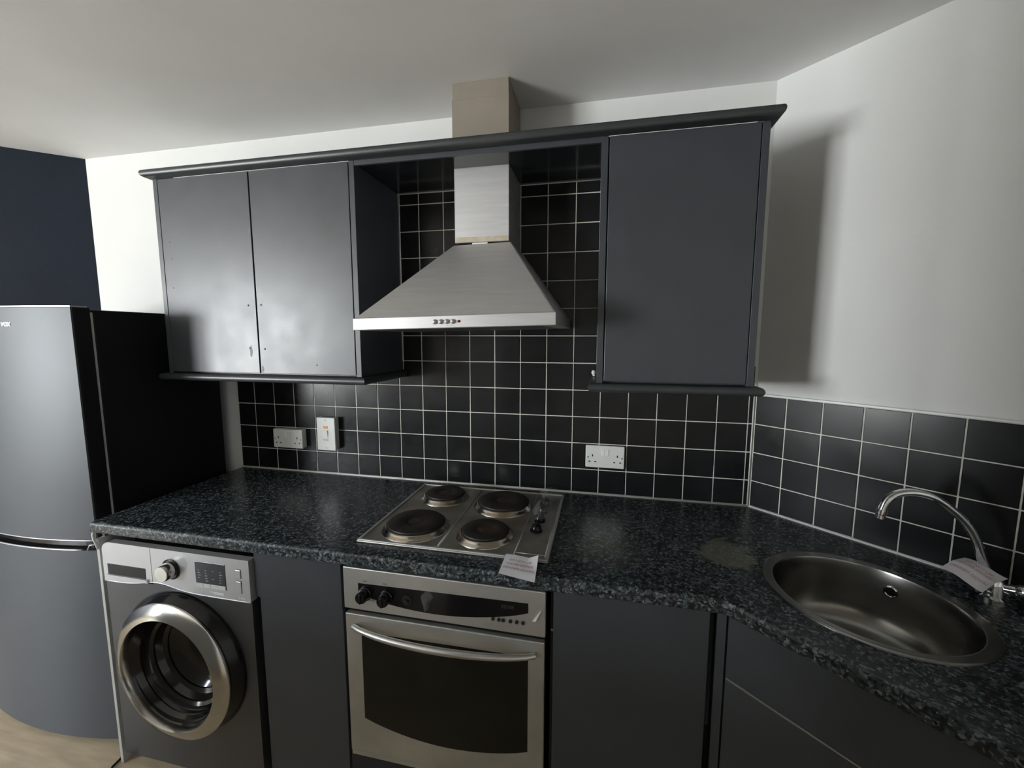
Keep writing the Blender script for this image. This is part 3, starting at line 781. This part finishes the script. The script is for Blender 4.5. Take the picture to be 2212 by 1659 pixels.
# drawer line + recess
bm = bm_new(); box(bm, .1325, .1335, WY-.0044, WY, seam(.133)+.001, .8285); box(bm, WX0+.001, .1325, WY-.0044, WY, .7045, .7055); obj('drawer_gap', bm, m_blackm, pan)
bm = bm_new(); box(bm, WX0+.018, .108, WY-.0046, WY-.001, .7165, .755, bev=.001); dw = obj('drawer_recess', bm, m_blackm, pan)
bm = bm_new(); prism(bm, [(WX0+.012, .708), (.118, .708), (.114, .7185), (WX0+.016, .7185)], WY-.010, WY-.0042, XZ); obj('drawer_lip', bm, m_wm, dw)
bm = bm_new(); lathe(bm, [(.034, 0), (.034, .003), (.0305, .005), (.0300, .0065)], 40, fr=lambda a_, b_, h: (.2135+a_, WY-.0042-h, .767+b_)); dial = obj('dial', bm, m_blackp, pan, smooth=40)
bm = bm_new(); lathe(bm, [(.0265, .006), (.0255, .030), (.0235, .0335), (0, .0335)], 40, fr=lambda a_, b_, h: (.2135+a_, WY-.0042-h, .767+b_)); obj('dial_cap', bm, m_wmring, dial, smooth=40)
bm = bm_new(); box(bm, .308, .421, WY-.0052, WY-.003, .722, .806, bev=.0008); dis = obj('display', bm, m_wmdisp, pan)
for k in range(4):
    bm = bm_new(); x = .3095+k*.0278; box(bm, x, x+.0268, WY-.0070, WY-.0050, .722, .7355, bev=.0006); obj('option_key', bm, m_lite, dis)
bm = bm_new()
for i in range(4):
    for j in range(5):
        if random.random() < .75:
            x = .318+i*.027; z = .744+j*.0085; box(bm, x, x+random.uniform(.004, .011), WY-.0055, WY-.0051, z, z+.0013)
obj('display_lettering', bm, m_lite, dis)['kind'] = 'stuff'
for z0, z1 in ((.768, .797), (.718, .760)):
    bm = bm_new(); box(bm, .459, .479, WY-.0047, WY-.003, z0, z1, bev=.0012); kk = obj('key_surround', bm, m_filler, pan)
    bm = bm_new(); box(bm, .4602, .4778, WY-.0062, WY-.0044, z0+.0014, z1-.0014, bev=.0014); obj('key', bm, m_wm, kk)
onp = lambda cx, cz: (lambda u, v: ((cx+u, WY-.0042, cz+v), (0, -1, 0)))
text('lettering', '7.0kg', m_whites, pan, .011, onp(.477, .7035), bold=.0002)
bm = bm_new(); box(bm, .358, .409, WY-.0046, WY-.0040, .7085, .7100); obj('printed_mark', bm, m_whites, pan)
bm = bm_new(); box(bm, .372, .409, WY-.0046, WY-.0040, .7035, .7060); obj('printed_mark', bm, m_whites, pan)
# door: dark bezel, chrome ring, smoked bowl
f0 = lambda a_, b_, h: (DCX+a_, WY-.0005-h, DCZ+b_)
bm = bm_new(); lathe(bm, [(.243, 0), (.243, .004), (.236, .016), (.222, .034), (.200, .036), (.180, .030)], 72, fr=f0); dd = obj('door', bm, m_blackp, wm, smooth=40)
f1 = lambda a_, b_, h: (DCX-.005+a_*.99, WY-.0005-h, DCZ-.009+b_*1.035)
bm = bm_new(); lathe(bm, [(.221, .028), (.226, .036), (.2258, .0405), (.2225, .0435), (.187, .0590), (.1835, .0595), (.1808, .054), (.178, .036)], 72, fr=f1); obj('door_ring', bm, m_wmring, dd, smooth=27)
bm = bm_new()
prof = [(.1785, .038), (.172, .026), (.165, .012), (.1655, .008), (.157, -.012), (.147, -.018), (.1475, -.024), (.138, -.042), (.125, -.048), (.1255, -.054), (.110, -.066), (.085, -.074), (.05, -.079), (0, -.081)]
lathe(bm, [(r0, h0) for r0, h0 in prof], 72, fr=f1); obj('door_bowl', bm, m_bowl, dd, smooth=30)
# feet
for x, y in ((WX0+.05, WY+.07), (WX1-.05, WY+.07), (WX0+.05, -.12), (WX1-.05, -.12)):
    bm = bm_new(); lathe(bm, [(.018, .0002), (.018, .012), (0, .013)], 16, fr=lambda a_, b_, h, x=x, y=y: (x+a_, y+b_, h)); obj('foot', bm, m_blackm, wm)

# ------------------------------------------------------------------ fridge freezer
FX0, FX1 = -.760, -.150
fr_ = thing('fridge_freezer', 'dark silver fridge freezer standing left of the worktop', 'fridge', ((FX0+FX1)/2, -.28, 0))
bm = bm_new(); box(bm, FX0, FX1, -.500, -.040, .022, 1.594, bev=.003); obj('body', bm, m_fridges, fr_)
def fy(x):
    u = (x-FX1)/(FX0-FX1); return -.562-.034*(1-(2*u-1)**2)
def fridge_door(z0, z1, nm):
    bm = bm_new()
    for (xx0, xx1) in ((FX0, FX1),): pass
    n = 24; pts = [(FX1, -.509), (FX1, -.550)]
    for k in range(n+1):
        x = FX1-.001+(FX0-FX1+.002)*k/n; pts.append((x, fy(x)+.006))
    pts += [(FX0, -.550), (FX0, -.509)]
    prism(bm, pts, z0, z1, lambda a_, y, b_: (a_, b_, y)); d = obj(nm, bm, m_fridges, fr_)
    bm = bm_new(); pts = []
    xs_ = [FX1-.0005+(FX0-FX1+.001)*k/n for k in range(n+1)]
    pts = [(x, fy(x)+.0055) for x in xs_] + [(x, fy(x)) for x in xs_[::-1]]
    prism(bm, pts, z0+.0015, z1-.0015, lambda a_, y, b_: (a_, b_, y)); obj('front_skin', bm, m_fridge, d, smooth=30, label='bowed dark silver front skin')
    return d
dt = fridge_door(.803, 1.600, 'upper_door'); db = fridge_door(.040, .768, 'lower_door')
bm = bm_new(); xs_ = [FX1-.001+(FX0-FX1+.002)*k/24 for k in range(25)]
prism(bm, [(x, fy(x)+.0002) for x in xs_]+[(FX0, -.515), (FX1, -.515)], 1.6002, 1.6045, lambda a_, y, b_: (a_, b_, y)); obj('top_cap', bm, m_wm, dt, label='pale silver strip on the door top')
bm = bm_new(); tube(bm, [(x, fy(x)-.001, .7685) for x in xs_ if x < FX1-.03] + [] , .003, 8)
tube(bm, [(FX1-.002, fy(FX1)-.001, .789), (FX1-.026, fy(FX1-.02)-.001, .786), (FX1-.034, fy(FX1-.03)-.001, .769)], .0025, 8); obj('handle_edge', bm, m_wm, db, label='pale edge of the grip recess')
bm = bm_new(); prism(bm, [(x, fy(x)+.012) for x in xs_]+[(FX0+.005, -.505), (FX1-.005, -.505)], .7683, .8028, lambda a_, y, b_: (a_, b_, y)); obj('grip_recess', bm, m_blackp, db)
bm = bm_new(); tube(bm, [(x, fy(x)+.0005, .8025) for x in xs_], .0022, 8); obj('lower_edge', bm, m_wm, dt)
for z0, z1 in ((.81, 1.585), (.05, .76)):
    bm = bm_new(); box(bm, FX0+.006, FX1-.003, -.5088, -.5002, z0, z1); obj('door_gasket', bm, m_cream, fr_, label='pale door seal')
text('lettering', 'vox', m_whites, dt, .026, lambda u, v: ((-.3865+u, fy(-.3865+u), 1.546+v), (0, -1, 0)), depth=.0012, bold=.0012, shear=.2)
for x in (FX0+.06, FX1-.06):
    for y in (-.44, -.09):
        bm = bm_new(); lathe(bm, [(.018, .0002), (.018, .022), (0, .023)], 16, fr=lambda a_, b_, h, x=x, y=y: (x+a_, y+b_, h)); obj('foot', bm, m_blackm, fr_)
# white flex on the floor by the end panel
bm = bm_new()
tube(bm, [(-.118, -.52, .0045), (-.112, -.565, .0045), (-.104, -.600, .0045), (-.100, -.622, .006), (-.094, -.632, .0045), (-.075, -.640, .0045)], .004, 8)
tag(obj('power_flex', bm, m_blackm, None, (-.1, -.6, .0005)), 'short dark flex trailing on the floor beside the fridge', 'cable')

# ------------------------------------------------------------------ sink
sk = thing('inset_sink', 'round stainless steel inset sink bowl in the corner worktop', 'sink', RT(SKT, SKD, WT))
bm = bm_new()
def sf(prof, n=72, shade=True):
    rings = []
    for rr, h in prof:
        if rr < 1e-6: rings.append([bm.verts.new(sink_pt(0, 0, h))])
        else: rings.append([bm.verts.new(sink_pt(rr, 2*PI*k/n, h)) for k in range(n)])
    for i in range(len(rings)-1):
        a_, c_ = rings[i], rings[i+1]
        for k in range(n):
            k2 = (k+1) % n
            f = bm.faces.new((a_[k], a_[k2], c_[0])) if len(c_) == 1 else bm.faces.new((a_[k], a_[k2], c_[k2], c_[k]))
            f.smooth = True
Z0 = WT
sf([(1.0, Z0+.0004), (.998, Z0+.003), (.985, Z0+.0042), (.975, Z0+.0045), (.900, Z0+.0030), (.892, Z0+.0034), (.884, Z0+.0028), (.877, Z0-.002), (.868, Z0-.03), (.853, Z0-.07), (.838, Z0-.098), (.81, Z0-.118), (.77, Z0-.133), (.71, Z0-.143), (.62, Z0-.150), (.5, Z0-.154), (.13, Z0-.158), (.12, Z0-.162), (0, Z0-.163)])
obj('bowl', bm, m_sink, sk, smooth=38)
ovp = sink_pt(.858, -PI/2+.05, Z0-.043)
nv = (RT(SKT, SKD, 0)-RT(SKT+.01, SKD-.19, 0)).normalized()
ux = Vector((CA, -SA, 0)); uz = Vector((0, 0, 1))
bm = bm_new(); lathe(bm, [(.0145, -.001), (.0150, .0015), (.0125, .003), (.0105, .0015)], 28, fr=lambda a_, b_, h: ovp+ux*a_+uz*b_+nv*h); of = obj('overflow_ring', bm, m_chrome, sk, smooth=50)
bm = bm_new(); lathe(bm, [(.0108, .0012), (0, .0012)], 24, fr=lambda a_, b_, h: ovp+ux*a_+uz*b_+nv*h); obj('overflow_hole', bm, m_gap, of)
bm = bm_new(); lathe(bm, [(.030, -.1585), (.030, -.1560), (.026, -.1550), (.022, -.1572), (0, -.1574)], 32, fr=lambda a_, b_, h: Vector(sink_pt(0, 0, WT+h))+Vector((a_, b_, 0))); obj('waste', bm, m_chrome, sk, smooth=50)

# ------------------------------------------------------------------ tap
TB = Vector((2.449, -.470, WT))
tp = thing('mixer_tap', 'chrome swan-neck mixer tap behind the sink', 'tap', TB)
bm = bm_new()
lathe(bm, [(.027, .0003), (.027, .006), (.021, .010), (.019, .035), (.017, .045), (.012, .052), (0, .053)], 32, fr=lambda a_, b_, h: TB+Vector((a_, b_, h))); obj('body', bm, m_chrome, tp, smooth=50)
spx = [(2.449, -.470, .930), (2.436, -.470, .956), (2.420, -.470, .995), (2.403, -.471, 1.039), (2.380, -.471, 1.076), (2.349, -.472, 1.106), (2.314, -.473, 1.131), (2.280, -.474, 1.141), (2.251, -.475, 1.141), (2.230, -.475, 1.133), (2.216, -.476, 1.118), (2.209, -.476, 1.101), (2.207, -.476, 1.090)]
def cr_pts(P_, m=4):
    P_ = [Vector(p) for p in P_]; out_ = []
    for i in range(len(P_)-1):
        p0, p1, p2, p3 = P_[max(i-1, 0)], P_[i], P_[i+1], P_[min(i+2, len(P_)-1)]
        for k in range(m):
            t = k/m; out_.append(.5*((2*p1)+(-p0+p2)*t+(2*p0-5*p1+4*p2-p3)*t*t+(-p0+3*p1-3*p2+p3)*t**3))
    out_.append(P_[-1]); return out_
cp_ = cr_pts(spx)
bm = bm_new(); tube(bm, cp_, [.0095]*len(cp_), 20); obj('spout', bm, m_chrome, tp, smooth=60)
bm = bm_new(); tube(bm, [(2.2078, -.476, 1.096), (2.2066, -.476, 1.087), (2.2058, -.476, 1.082)], [.0112, .0112, .0105], 20); tube(bm, [(2.2058, -.476, 1.083), (2.2045, -.476, 1.074)], .0098, 20); obj('aerator', bm, m_chrome, tp, smooth=50)
for sgn in (-1, 1):
    d = Vector((CA, -SA, 0))*sgn
    bm = bm_new(); c0 = TB+Vector((0, 0, .030))
    tube(bm, [c0+d*.012, c0+d*.034+Vector((0, 0, .004))], [.010, .012], 20); tube(bm, [c0+d*.034+Vector((0, 0, .004)), c0+d*.040+Vector((0, 0, .005)), c0+d*.062+Vector((0, 0, .009)), c0+d*.067+Vector((0, 0, .010))], [.012, .016, .0155, .010], 20)
    obj('handle', bm, m_chrome, tp, smooth=50)

# ------------------------------------------------------------------ tidy
for o in bpy.data.objects:
    if '_o' in o: del o['_o']
